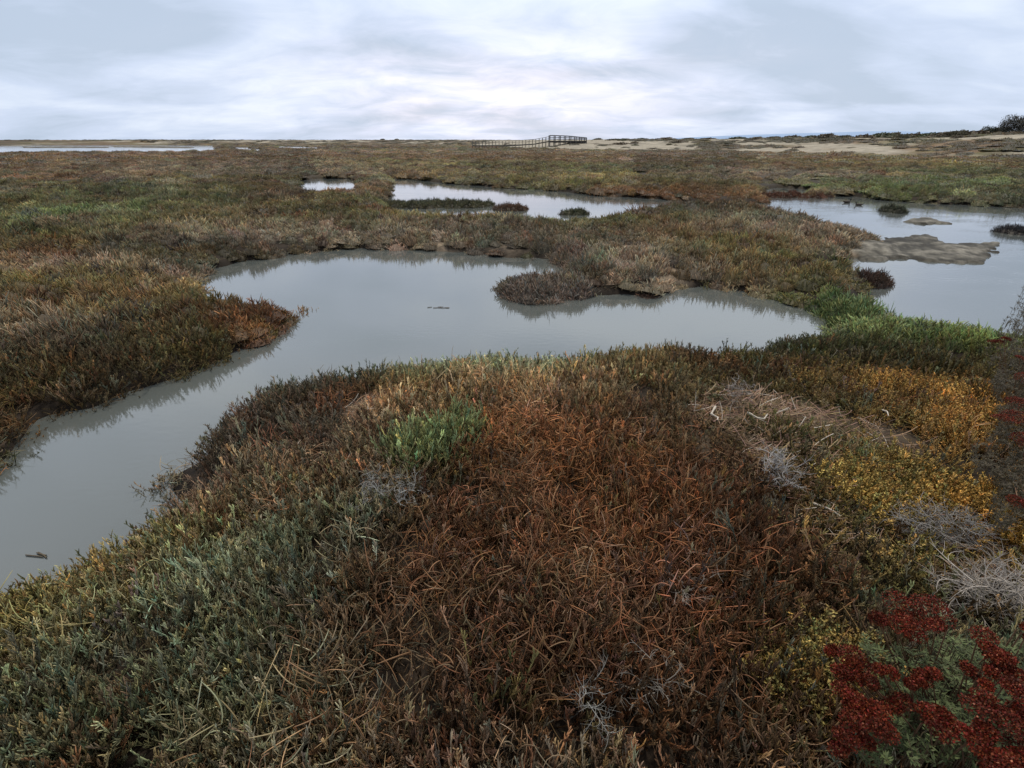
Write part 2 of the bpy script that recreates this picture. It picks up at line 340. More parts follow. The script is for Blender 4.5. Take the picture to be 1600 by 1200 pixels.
def clump(n, rad, h, r, L, core=.6, sides=3):
    """a wider mound of the same plant for the middle distance: hundreds of shoots over an uneven dome"""
    g = Geo(); ph = [U(0, 6.28) for _ in range(4)]
    def topz(x, y):
        q = math.hypot(x, y) / rad
        return h * max(0, 1 - q ** 2.2) * (.72 + .28 * math.sin(x / rad * 4 + ph[0]) * math.cos(y / rad * 4.5 + ph[1])) 
    for i in range(n):
        a = U(0, 6.283); q = rad * math.sqrt(random.random()); x, y = math.cos(a) * q, math.sin(a) * q
        z = topz(x, y) - L * U(.6, .95)
        d = (math.cos(a) * q / rad * .9 + U(-.45, .45), math.sin(a) * q / rad * .9 + U(-.45, .45), 1)
        c = shade(.6, 1.4); P, _ = path((x, y, z), d, L * U(.6, 1.3), 3, 1.1, .3)
        g.tube(P, r * U(.7, 1.2) * np.array([.7, 1, .9, .3]), sides, c * .28, c * 1.2)  # shoots darkened at the base, shade between them put into the colour
    if core:
        m = 12; vv = [(0, 0, topz(0, 0) * core)]; ff = []
        for k in range(1, 4):
            for j in range(m):
                a = j * 6.283 / m; x, y = math.cos(a) * rad * k / 3.2, math.sin(a) * rad * k / 3.2; vv.append((x, y, topz(x, y) * core - (.03 if k == 3 else 0)))
        f3 = [(0, 1 + j, 1 + (j + 1) % m) for j in range(m)]
        f4 = [(1 + k * m + j, 1 + (k + 1) * m + j, 1 + (k + 1) * m + (j + 1) % m, 1 + k * m + (j + 1) % m) for k in range(2) for j in range(m)]
        g.add(vv, f4=f4, f3=f3, c=(.22, .22, .22))
    return g.arrays()

PROTO = bpy.data.collections.new('plant_pieces')       # not linked to the scene: only instanced
_specs = []
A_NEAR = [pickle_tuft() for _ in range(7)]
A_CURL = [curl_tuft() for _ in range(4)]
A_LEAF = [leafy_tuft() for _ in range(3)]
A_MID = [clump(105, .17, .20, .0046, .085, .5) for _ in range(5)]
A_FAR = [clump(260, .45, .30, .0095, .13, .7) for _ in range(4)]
A_VFAR = [clump(170, 1.3, .5, .035, .3, .8) for _ in range(3)]
ALLP = A_NEAR + A_CURL + A_LEAF + A_MID + A_FAR + A_VFAR
I_NEAR = range(0, 7); I_CURL = range(7, 11); I_LEAF = range(11, 14); I_MID = range(14, 19); I_FAR = range(19, 23); I_VFAR = range(23, 26)
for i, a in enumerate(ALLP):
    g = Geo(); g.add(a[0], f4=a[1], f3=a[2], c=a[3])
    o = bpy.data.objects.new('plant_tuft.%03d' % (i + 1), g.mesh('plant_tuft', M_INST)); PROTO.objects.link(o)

def scatter_tree():
    nt = bpy.data.node_groups.new('plant_scatter', 'GeometryNodeTree')
    nt.interface.new_socket('Geometry', in_out='INPUT', socket_type='NodeSocketGeometry'); nt.interface.new_socket('Geometry', in_out='OUTPUT', socket_type='NodeSocketGeometry')
    N = nt.nodes.new; L = nt.links.new
    gi = N('NodeGroupInput'); go = N('NodeGroupOutput'); ip = N('GeometryNodeInstanceOnPoints'); ci = N('GeometryNodeCollectionInfo')
    ci.inputs[0].default_value = PROTO; ci.inputs['Separate Children'].default_value = True; ci.inputs['Reset Children'].default_value = True
    def na(t, n):
        a = N('GeometryNodeInputNamedAttribute'); a.data_type = t; a.inputs[0].default_value = n; return a.outputs[0]
    e2r = N('FunctionNodeEulerToRotation'); L(na('FLOAT_VECTOR', 'rot'), e2r.inputs[0])
    L(gi.outputs[0], ip.inputs['Points']); L(ci.outputs[0], ip.inputs['Instance']); ip.inputs['Pick Instance'].default_value = True
    L(na('INT', 'idx'), ip.inputs['Instance Index']); L(e2r.outputs[0], ip.inputs['Rotation']); L(na('FLOAT_VECTOR', 'scl'), ip.inputs['Scale'])
    L(ip.outputs[0], go.inputs[0]); return nt
SCAT = scatter_tree()
def scatter(name, P, rot, scl, idx, tint, label, cat):
    me = bpy.data.meshes.new(name); n = len(P); me.vertices.add(n); me.vertices.foreach_set('co', P.ravel())
    for nm, ty, dat, key in (('rot', 'FLOAT_VECTOR', rot, 'vector'), ('scl', 'FLOAT_VECTOR', scl, 'vector'), ('idx', 'INT', idx, 'value')):
        a = me.attributes.new(nm, ty, 'POINT'); a.data.foreach_set(key, np.ascontiguousarray(dat.ravel(), dtype=np.int32 if ty == 'INT' else np.float32))
    a = me.attributes.new('tint', 'FLOAT_COLOR', 'POINT'); a.data.foreach_set('color', np.concatenate([tint, np.ones((n, 1))], 1).ravel().astype(np.float32))
    o = obj(name, me); m = o.modifiers.new('scatter', 'NODES'); m.node_group = SCAT
    tag(o, label, cat, kind='stuff'); return o

# ------------------------------------------------------------------ setting: ground, water, hills
def build_ground():
    az = np.concatenate([np.arange(-180, -62, 4.), np.arange(-62, 62, .22), np.arange(62, 180, 4.)])
    az = np.radians(az); rr = np.exp(np.arange(math.log(.35), math.log(6000), .0145))
    A, Rr = np.meshgrid(az, rr); P = np.stack([np.sin(A).ravel() * Rr.ravel(), np.cos(A).ravel() * Rr.ravel()], 1)
    w, mu = land_dist(P); h = height(P, w, mu); r = np.hypot(P[:, 0], P[:, 1])
    n = len(az); m = len(rr)
    V = np.concatenate([np.stack([P[:, 0], P[:, 1], h], 1), [[0, 0, gz(.01, .01)]]])
    i = np.arange(m - 1)[:, None] * n; j = np.arange(n)[None]; k = (j + 1) % n
    f4 = np.stack([i + j, i + n + j, i + n + k, i + k], -1).reshape(-1, 4)[:, ::-1]
    c = len(V) - 1; jj = np.arange(n); f3 = np.stack([np.full(n, c), (jj + 1) % n, jj], 1)
    # surface colours: dark soil under the plants, pale sand on the dunes, grey mud on the spit
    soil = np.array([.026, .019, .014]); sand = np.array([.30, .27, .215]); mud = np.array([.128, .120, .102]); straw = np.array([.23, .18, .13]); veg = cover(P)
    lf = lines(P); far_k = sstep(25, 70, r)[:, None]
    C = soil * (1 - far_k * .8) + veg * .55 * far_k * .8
    C = C * (1 - lf[:, None]) + straw * lf[:, None]
    azd = np.degrees(np.arctan2(P[:, 0], P[:, 1]))
    d0 = np.interp(azd, [-60, -12, 0, 6, 20, 42, 60], [330, 300, 150, 118, 112, 75, 60])
    k = sstep(d0 * 1.0, d0 * 1.12, r)
    sn = fbm(P[:, 0] * .09, P[:, 1] * .05, 77, 4)
    k = k * sstep(.36, .52, sn + np.interp(azd, [-60, -5, 3, 16, 22, 60], [-.4, -.06, .16, .12, .0, -.04]))
    C = C * (1 - k[:, None]) + sand * k[:, None]
    k = sstep(-.25, .0, mu)[:, None] * (w < 1.5)[:, None]; C = C * (1 - k) + mud * (.35 + 1.3 * sstep(.3, .7, fbm(P[:, 0] * 1.6, P[:, 1] * 6, 13, 4)))[:, None] * k
    wet = (1 - .55 * sstep(.08, .0, h) * np.where(mu < -.1, 1, .8))[:, None]; C = C * wet
    C = np.concatenate([C, [soil]])
    g = Geo(); g.add(V, f4=f4, f3=f3, c=C)
    mt, nt, b = new_mat('soil'); L = nt.links.new
    v = nt.nodes.new('ShaderNodeAttribute'); v.attribute_name = 'var'
    tc = nt.nodes.new('ShaderNodeTexCoord'); n1 = nt.nodes.new('ShaderNodeTexNoise'); n1.inputs['Scale'].default_value = 9; n1.inputs['Detail'].default_value = 8
    n2 = nt.nodes.new('ShaderNodeTexNoise'); n2.inputs['Scale'].default_value = .5; n2.inputs['Detail'].default_value = 6
    L(tc.outputs['Object'], n1.inputs['Vector']); L(tc.outputs['Object'], n2.inputs['Vector'])
    mr = nt.nodes.new('ShaderNodeMapRange'); mr.inputs[1].default_value = .3; mr.inputs[2].default_value = .7; mr.inputs[3].default_value = .6; mr.inputs[4].default_value = 1.35
    mr2 = nt.nodes.new('ShaderNodeMapRange'); mr2.inputs[1].default_value = .35; mr2.inputs[2].default_value = .65; mr2.inputs[3].default_value = .75; mr2.inputs[4].default_value = 1.2
    L(n1.outputs['Fac'], mr.inputs[0]); L(n2.outputs['Fac'], mr2.inputs[0])
    mm = nt.nodes.new('ShaderNodeMath'); mm.operation = 'MULTIPLY'; L(mr.outputs[0], mm.inputs[0]); L(mr2.outputs[0], mm.inputs[1])
    vm = nt.nodes.new('ShaderNodeVectorMath'); vm.operation = 'SCALE'; L(v.outputs['Color'], vm.inputs[0]); L(mm.outputs[0], vm.inputs['Scale'])
    L(vm.outputs[0], b.inputs['Base Color']); b.inputs['Roughness'].default_value = .85; b.inputs['Specular IOR Level'].default_value = .2
    bp = nt.nodes.new('ShaderNodeBump'); bp.inputs['Strength'].default_value = .6; bp.inputs['Distance'].default_value = .03; L(n1.outputs['Fac'], bp.inputs['Height']); L(bp.outputs[0], b.inputs['Normal'])
    o = obj('ground', g.mesh('ground', mt)); tag(o, 'dark marsh soil rising to pale sand dunes at the horizon', 'ground', kind='structure')
build_ground()

def water():
    m, nt, b = new_mat('water'); L = nt.links.new; N = nt.nodes.new
    b.inputs['Base Color'].default_value = (.090, .102, .100, 1); b.inputs['Roughness'].default_value = .06; b.inputs['IOR'].default_value = 1.85
    tc = N('ShaderNodeTexCoord')
    def nz(sx, sy, sc, det):
        mp = N('ShaderNodeMapping'); mp.inputs['Scale'].default_value = (sx, sy, 1); L(tc.outputs['Object'], mp.inputs[0])
        n = N('ShaderNodeTexNoise'); n.inputs['Scale'].default_value = sc; n.inputs['Detail'].default_value = det; L(mp.outputs[0], n.inputs['Vector']); return n
    n1 = nz(.5, 1, 16, 3); n2 = nz(.6, 1, 1.1, 3); 
    mr = N('ShaderNodeMapRange'); mr.inputs[1].default_value = .42; mr.inputs[2].default_value = .62; mr.inputs[3].default_value = .15; mr.inputs[4].default_value = 1.0; L(n2.outputs['Fac'], mr.inputs[0])
    # the open lagoon on the right is rippled by the wind, the sheltered pond is nearly still
    sx = N('ShaderNodeSeparateXYZ'); L(tc.outputs['Object'], sx.inputs[0])
    rx = N('ShaderNodeMapRange'); rx.inputs[1].default_value = 3.5; rx.inputs[2].default_value = 7.5; rx.inputs[3].default_value = .10; rx.inputs[4].default_value = .45; L(sx.outputs[0], rx.inputs[0])
    ry = N('ShaderNodeMapRange'); ry.inputs[1].default_value = 16; ry.inputs[2].default_value = 22; ry.inputs[3].default_value = 0; ry.inputs[4].default_value = .12; L(sx.outputs[1], ry.inputs[0])
    ad = N('ShaderNodeMath'); ad.operation = 'MAXIMUM'; L(rx.outputs[0], ad.inputs[0]); L(ry.outputs[0], ad.inputs[1])
    mu = N('ShaderNodeMath'); mu.operation = 'MULTIPLY'; L(ad.outputs[0], mu.inputs[0]); L(mr.outputs[0], mu.inputs[1])
    bp = N('ShaderNodeBump'); bp.inputs['Distance'].default_value = .012; L(mu.outputs[0], bp.inputs['Strength']); L(n1.outputs['Fac'], bp.inputs['Height']); L(bp.outputs[0], b.inputs['Normal'])
    g = Geo(); g.add([(-700, -3, 0), (700, -3, 0), (700, 380, 0), (-700, 380, 0)], f4=[[0, 1, 2, 3]], c=(1, 1, 1))
    tag(obj('water', g.mesh('water', m)), 'still grey water of the ponds and channel winding through the marsh', 'water', kind='structure')
water()

def hills():
    g = Geo(); n = 160; V = []
    D = 5500
    for i in range(n + 1):
        px = 930 + (2300 - 930) * i / n
        a = at_dist(px, D, 0)
        pxh = np.interp(px, [930, 1050, 1180, 1300, 1400, 1500, 1650, 2300], [.3, 3, 9, 13, 16, 13.5, 11, 6])
        hh = pxh * D / 982 + (fbm(np.array([i * .13]), np.array([.5]), 5, 4)[0] - .5) * 9
        V.append((a[0], a[1], -20)); V.append((a[0] * 1.02, a[1] * 1.02 + 60, H + max(hh, 0) * .6)); V.append((a[0] * 1.06, a[1] * 1.06 + 200, H + max(hh, 0)))
        V.append((a[0] * 1.2, a[1] * 1.2 + 300, -20))
    f = [(i * 4 + k, i * 4 + 4 + k, i * 4 + 5 + k, i * 4 + 1 + k) for i in range(n) for k in range(3)]
    g.add(V, f4=f, c=(1, 1, 1))
    m = noise_mat('hazy_blue_hills', (.25, .36, .55), (.29, .40, .59), .002, 1, 0)  # distance haze put into the blue base colour
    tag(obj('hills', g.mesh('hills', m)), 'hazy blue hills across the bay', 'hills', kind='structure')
hills()

# ------------------------------------------------------------------ plant cover
PAL = np.array([SAGE, OLIVE, RUST, REDBR, GREYBR, BROWN, TAN])
def jitter(C, s=.26):
    n = len(C); k = (rng.random(n) < .4)[:, None] * rng.uniform(.2, .8, (n, 1)); C = C * (1 - k) + PAL[rng.integers(0, 7, n)] * k; b = np.exp(rng.normal(0, s, n))[:, None]; h = np.exp(rng.normal(0, .05, (n, 3))); return C * b * h
def clear(P):
    return 1 - .66 * np.clip(np.maximum(lines(P), .8 * lines(P - np.array([.0, -.22]))) * 1.6, 0, 1)
def build_cover():
    Pl, Rl, Sl, Il, Tl = [], [], [], [], []
    def layer(r0, r1, dens, fn, az=56, mud_ok=False, wmin=-.02):
        a = R(az); area = a * (r1 * r1 - r0 * r0); n = int(area * dens)
        rr = np.sqrt(rng.uniform(r0 * r0, r1 * r1, n)); th = rng.uniform(-a, a, n)
        P = np.stack([rr * np.sin(th), rr * np.cos(th)], 1); w, mu = land_dist(P)
        keep = (w > wmin) & ~((mu > -.12) & (w < 1.3)); P, w, mu, rr = P[keep], w[keep], mu[keep], rr[keep]
        ln = lines(P); azd = np.degrees(np.arctan2(P[:, 0], P[:, 1]))
        d0 = np.interp(azd, [-60, -12, 0, 6, 20, 42, 60], [330, 300, 150, 118, 112, 75, 60])
        dn = sstep(d0 * .98, d0 * 1.1, rr)
        sn = fbm(P[:, 0] * .09, P[:, 1] * .05, 77, 4) + np.interp(azd, [-60, -5, 3, 16, 22, 60], [-.4, -.06, .16, .12, .0, -.04])
        pk = (1 - .84 * ln) * (1 - dn * sstep(.36, .50, sn) * .96)
        # thin spots and dark hollows
        pk = pk * (.12 + .88 * sstep(.34, .46, fbm(P[:, 0] * 4.1, P[:, 1] * 4.1, 101, 2))) if r1 < 30 else pk
        keep = rng.random(len(P)) < pk; P, w, rr, dn = P[keep], w[keep], rr[keep], dn[keep]
        z = height(P, w, land_dist(P)[1]); n = len(P)
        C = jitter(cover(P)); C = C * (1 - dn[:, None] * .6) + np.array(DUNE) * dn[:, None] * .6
        idx, s, C, zo, tl = fn(P, n, w, rr, C)
        rot = np.stack([rng.normal(0, tl, n) + .0, rng.normal(0, tl, n), rng.uniform(0, 6.283, n)], 1)
        Pl.append(np.stack([P[:, 0], P[:, 1], z + zo], 1)); Rl.append(rot); Sl.append(s); Il.append(idx); Tl.append(C)
    def sc(n, lo, hi, zv=.2): 
        s = rng.uniform(lo, hi, n); return np.stack([s, s, s * rng.uniform(1 - zv, 1 + zv, n)], 1)
    def edge(w): return .62 + .38 * sstep(0, .5, w)
    def near_fn(P, n, w, rr, C):
        kind = fbm(P[:, 0] * 1.4, P[:, 1] * 1.4, 131, 3)
        red = C[:, 0] / C[:, 1]
        pc = np.clip(.03 + .55 * sstep(1.55, 2.3, red) + .25 * sstep(.5, .65, kind) * (red > 1.25), 0, .75) * sstep(8, 3, rr)
        gold = (C[:, 0] > .17) & (C[:, 2] < .075) & (P[:, 0] > 1.2) & (red < 2.4)
        idx = rng.integers(0, 7, n); cu = rng.random(n) < pc; idx[cu] = rng.integers(7, 11, cu.sum()); C[cu] *= 1.25; idx[gold] = rng.integers(11, 14, gold.sum())
        s = sc(n, .68, 1.22); s[:, 2] *= clear(P) *  edge(w) * (.75 + .6 * fbm(P[:, 0] * 1.1, P[:, 1] * 1.1, 151, 2)); s[gold] *= 1.15
        s[cu] *= np.array([1.1, 1.1, 1.2])
        return idx, s, C, 0, .16
    layer(.75, 3.2, 400, near_fn, az=62)
    layer(3.2, 7.5, 230, near_fn)
    def litter_fn(P, n, w, rr, C):
        s = sc(n, .8, 1.3); s[:, 2] *= .6; return rng.integers(7, 11, n), s, C * .4 + np.array(BROWN) * .3, -.01, .1
    pk_save = None
    layer(.75, 6.5, 55, litter_fn, wmin=.03)
    def mid_fn(P, n, w, rr, C):
        s = sc(n, .8, 1.45); s[:, 2] *= edge(w) * (.35 + 1.3 * fbm(P[:, 0] * 1.1, P[:, 1] * 1.1, 151, 3)); return rng.integers(14, 19, n), s, C, 0, .12
    layer(6.5, 16, 34, mid_fn)
    layer(16, 30, 13, mid_fn, wmin=.1)
    def far_fn(P, n, w, rr, C):
        s = sc(n, .7, 1.5, .35); s[:, 2] *= .75 * edge(w); return rng.integers(19, 23, n), s, C, -.03, .08
    layer(13, 30, 2.2, far_fn, wmin=.35)
    layer(30, 80, 2.1, far_fn, wmin=.3)
    def vfar_fn(P, n, w, rr, C):
        s = sc(n, .45, 1.3, .4); s[:, 2] *= .62; return rng.integers(23, 26, n), s, C, -.05, .04
    layer(60, 190, .33, vfar_fn, wmin=1.0)
    layer(150, 480, .05, lambda *a: (lambda t: (t[0], t[1] * np.array([1.4, 1.4, 1.0]), t[2], t[3], t[4]))(vfar_fn(*a)), wmin=1.5, az=50)
    P = np.concatenate(Pl); Ro = np.concatenate(Rl); S = np.concatenate(Sl); I = np.concatenate(Il); T = np.concatenate(Tl)
    red = T[:, 0] / T[:, 1]; lum = T.sum(1)
    cls = np.where((I >= 11) & (I < 14), 3, np.where((I >= 7) & (I < 11), 4, np.where(red > 1.75, 1, np.where((red > 1.22) & (T[:, 2] / T[:, 1] > .6), 2, 0))))
    info = [('green_pickleweed', 'sage to olive green pickleweed shoots spreading over the marsh', 'pickleweed'),
            ('rusty_pickleweed', 'rust red and dark reddish brown pickleweed cover', 'pickleweed'),
            ('dry_pickleweed', 'dull greyish brown drying pickleweed cover', 'pickleweed'),
            ('golden_ground_cover', 'fine-leaved golden yellow mat plants at the right of the bank', 'ground cover'),
            ('tangled_stems', 'curled wiry brown and grey stems tangled over the near bank', 'dead stems')]
    for k, (nm, lb, ct) in enumerate(info):
        m = cls == k
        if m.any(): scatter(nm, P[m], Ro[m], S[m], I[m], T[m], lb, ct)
    print('instances', len(P), [int((cls == k).sum()) for k in range(5)])
build_cover()

# ------------------------------------------------------------------ single plants and things
def patch_plants(pts, protos, tint, s=(.8, 1.3), zs=1.0, lean=(0, 0), zfix=None, tj=.2, ragged=0):
    """one plant clump: many shoots grown from the given ground points, as one mesh about its own base"""
    g = Geo(); c = np.mean(pts, 0); base = np.array([c[0], c[1], gz(*c[:2]) if zfix is None else zfix])
    zz = height(np.array(pts)[:, :2]) if zfix is None else np.full(len(pts), zfix)
    for p, z in zip(pts, zz):
        if ragged and vnoise(p[0] * ragged, p[1] * ragged, 5) < .34: continue
        k = U(*s); t = np.asarray(tint) * math.exp(random.gauss(0, tj)) * np.array([U(.92, 1.08), 1, U(.92, 1.08)])
        g.put(random.choice(protos), np.array([p[0], p[1], z]) - base, U(0, 6.28), (k, k, k * zs * U(.8, 1.2)), t, (lean[0] + random.gauss(0, .1), lean[1] + random.gauss(0, .1)))
    return g, base
def disc_pts(px, py, hw, hh, n, z=.1, pw=.5):
    a = at(px, py, z); rx = abs(at(px + hw, py, z)[0] - a[0]); ry = abs(at(px, py + hh, z)[1] - a[1]); out = []
    for _ in range(n):
        t = U(0, 6.283); q = random.random() ** pw; out.append((a[0] + rx * q * math.cos(t), a[1] + ry * q * math.sin(t)))
    return out
# bright green clump on the near bank
g, b = patch_plants(disc_pts(652, 742, 36, 17, 38, .25, .8) + disc_pts(690, 722, 40, 20, 46, .25, .8) + disc_pts(728, 700, 30, 20, 40, .25, .8), A_NEAR, (.31, .34, .15), (.8, 1.3), 1.2, (0, .12), tj=.3, ragged=7); o = obj('pickleweed_clump', g.mesh('pickleweed_clump', M_COL), loc=b)
tag(o, 'bright green pickleweed clump standing out of the rusty cover on the near bank', 'plant clump')
for (px, py, hw, hh, n, ti, lb) in [
    (1300, 488, 42, 20, 75, (.13, .17, .06), 'rounded olive green bush at the narrow neck between the pond and the right lagoon'),
    (1365, 492, 38, 14, 60, (.24, .29, .13), 'pale green bush right of the olive bush at the edge of the right lagoon')]:
    g, b = patch_plants(disc_pts(px, py, hw, hh, n, .1), A_MID, ti, (.8, 1.2), 1.15); o = obj('low_bush', g.mesh('low_bush', M_COL), loc=b); tag(o, lb, 'bush')
# small islands of plants standing in the ponds
for (px, py, hw, hh, n, ti, lb) in [
    (682, 319, 84, 4.5, 330, (.10, .095, .05), 'long low plant island along the near shore of the far pond'),
    (800, 325, 26, 2.2, 60, (.13, .075, .045), 'short brownish plant island in the far pond, right of the long one'),
    (897, 332, 17, 2, 40, (.085, .085, .045), 'smallest dark plant island at the near right edge of the far pond'),
    (1394, 328, 12, 2.5, 40, (.07, .075, .045), 'dark bristly tussock alone in the bright water of the right lagoon'),
    (1592, 361, 22, 3, 45, (.05, .045, .045), 'dark low tussock in the right lagoon at the edge of the photo'),
    (1350, 439, 24, 4, 45, (.09, .055, .04), 'dark reddish tussock jutting into the right lagoon from the peninsula'),
    (1240, 305, 58, 3, 110, (.14, .06, .035), 'brownish red plant strip between the small pool and the right lagoon'),
    (852, 458, 62, 13, 300, (.24, .185, .145), 'grey brown pickleweed tuft on the tip of the low spit in the pond')]:
    g, b = patch_plants(disc_pts(px, py, hw, hh, n, .05, .6), A_MID, ti, (.55, 1.4), .95, zfix=.0 if px != 852 else None, tj=.3, ragged=2.6 if px == 852 else 0)
    o = obj('plant_island', g.mesh('plant_island', M_COL), loc=b); tag(o, lb, 'plant island', 'small plant islands in the ponds')
# bleached dead bushes
def dead_bush(px, py, hw, hh, n, L, r, col, label, flat=.6, z=.28):
    pts = disc_pts(px, py, hw, hh, n, z); c = np.mean(pts, 0); base = np.array([c[0], c[1], gz(*c)]); g = Geo()
    for p in pts * 2:
        a = U(0, 6.283); l = U(.5, 1) * L
        s = np.array([p[0], p[1], base[2] + z * U(.1, .62)]) - base
        cc = np.asarray(col) * U(.35, 1.0)
        P, _ = path(s, (math.cos(a), math.sin(a), U(0, flat)), l * .75, 6, 2.6, .1); r_ = r * .6; g.tube(P, r_ * np.linspace(1.5, .25, 7), 4, cc * .8, cc)
        for k in range(7):
            j = random.randint(1, 5); a2 = U(0, 6.283)
            Q, _ = path(P[j], (P[j + 1] - P[j]) / l * 6 + np.array([math.cos(a2), math.sin(a2), U(-.1, .6)]) * .8, l * U(.18, .4), 4, 2.2); g.tube(Q, r_ * np.linspace(.7, .25, 5), 3, cc, cc * 1.1)
    o = obj('dead_bush', g.mesh('dead_bush', M_DRY), loc=base); tag(o, label, 'dead bush')
dead_bush(610, 815, 52, 30, 42, .17, .0028, (.42, .42, .40), 'bleached grey bush of bare twigs in the pickleweed below the green clump')
dead_bush(1205, 775, 26, 22, 30, .16, .003, (.50, .48, .47), 'pale upright bundle of dead stalks on the straw patch of the bank', 1.6)
dead_bush(1455, 855, 60, 25, 70, .20, .0026, (.38, .36, .34), 'grey mat of dead twigs between the golden plants at the right')
dead_bush(1545, 970, 62, 22, 60, .30, .0036, (.52, .47, .42), 'whitish heap of long dry stalks above the red flowers at the right edge', .3)
dead_bush(1010, 1130, 46, 26, 9, .17, .0024, (.40, .37, .33), 'small grey spray of dead twigs low in the middle foreground')
dead_bush(905, 1160, 36, 24, 8, .17, .0022, (.36, .36, .34), 'thin grey twig spray at the bottom edge of the photo, left of the other spray')
dead_bush(1060, 985, 40, 18, 14, .13, .002, (.38, .34, .30), 'pale twig spray in the rust coloured cover right of the centre foreground')
dead_bush(1150, 655, 26, 10, 18, .12, .0026, (.42, .38, .35), 'small grey twig heap at the top of the straw patch')
# pieces of driftwood
def stick(px, py, pts, r, label, z=.26):
    a = at(px, py, z); base = np.array([a[0], a[1], gz(a[0], a[1])]); g = Geo(); k = .0085 
    P = np.array([(x * .0045 , -y * .008, (.10 - .0 * y)) for x, y in pts]); P[:, 2] += np.random.default_rng(int(px)).uniform(-.01, .02, len(P))
    t = np.linspace(0, 1, 4 * len(P)); Q = np.stack([np.interp(t, np.linspace(0, 1, len(P)), P[:, q]) for q in range(3)], 1)
    g.tube(Q, r * (1 - .5 * t) * (1 + .2 * np.sin(t * 21)), 6, (.48, .43, .36), (.55, .50, .43))
    o = obj('driftwood_stick', g.mesh('driftwood_stick', M_DRY), loc=base); tag(o, label, 'stick', 'bleached sticks on the straw')
stick(1107, 692, [(8, -10), (-6, 2), (2, 6), (-4, 14)], .0075, 'small zigzag white stick lying at the left of the straw patch')
stick(1175, 696, [(-14, -5), (-4, 2), (4, 5), (14, -2)], .007, 'curved white stick lying in the middle of the straw patch')
stick(1285, 830, [(-14, -8), (0, 0), (8, 5)], .006, 'short pale stick at the lower edge of the straw patch beside the rusty cover')
stick(1372, 683, [(3, -8), (0, 0), (-6, 7)], .006, 'short bright stick in the olive cover right of the straw patch')
# straw litter
def straw():
    g = Geo()
    for (px, py, hw, hh, n) in [(1170,690,100,50,800),(1235,775,85,50,750),(1290,730,120,50,420),(1300,860,90,40,300),(1460,860,80,38,500),(1560,975,60,30,500),(1350,830,80,50,200),(572,650,30,22,90)]:
        pts = np.array(disc_pts(px, py, hw, hh, n, .2)); zz = height(pts)
        for (x, y), z in zip(pts, zz):
            a = U(0, 3.1416) * .6 - .3 + (0 if random.random() < .7 else 1.5)
            P, _ = path((x, y, z + U(.01, .07)), (math.cos(a), math.sin(a), U(-.12, .25)), U(.05, .2), 4, .8)
            c = np.array((.30, .21, .145)) * U(.25, 1.6) * np.array([1, U(.85, 1.1), U(.8, 1.1)])
            if random.random() < .06: c = np.array((.55, .5, .44))
            g.tube(P, U(.0012, .0032), 3, c, c)
    tag(obj('straw_litter', g.mesh('straw_litter', M_DRY)), 'pinkish brown straw and twig litter lying on the bare patches of the bank', 'straw', kind='stuff')
straw()

# golden bushes on the right
def golden(px, py, hw, hh, n, tint, label, zs=1.2):
    g, b = patch_plants(disc_pts(px, py, hw * 1.15, hh * 1.15, int(n * 1.5), .22), A_LEAF, tint, (.8, 1.5), zs, tj=.38, ragged=4.5)
    o = obj('golden_bush', g.mesh('golden_bush', M_COL), loc=b); tag(o, label, 'bush')
golden(1445, 630, 80, 32, 150, (.40, .23, .06), 'orange gold mound bush behind the straw patch, farthest of the golden ones')
golden(1540, 705, 80, 42, 150, (.35, .20, .055), 'golden bush at the right edge in front of the orange mound')
golden(1375, 790, 88, 45, 170, (.26, .18, .05), 'olive gold bush with dark gaps just right of the straw patch')
golden(1550, 850, 75, 55, 150, (.40, .24, .06), 'bright golden bush at the right edge above the whitish stalks')
golden(1255, 1100, 62, 60, 110, (.25, .19, .06), 'small yellowish green bush left of the red flowers at the bottom')

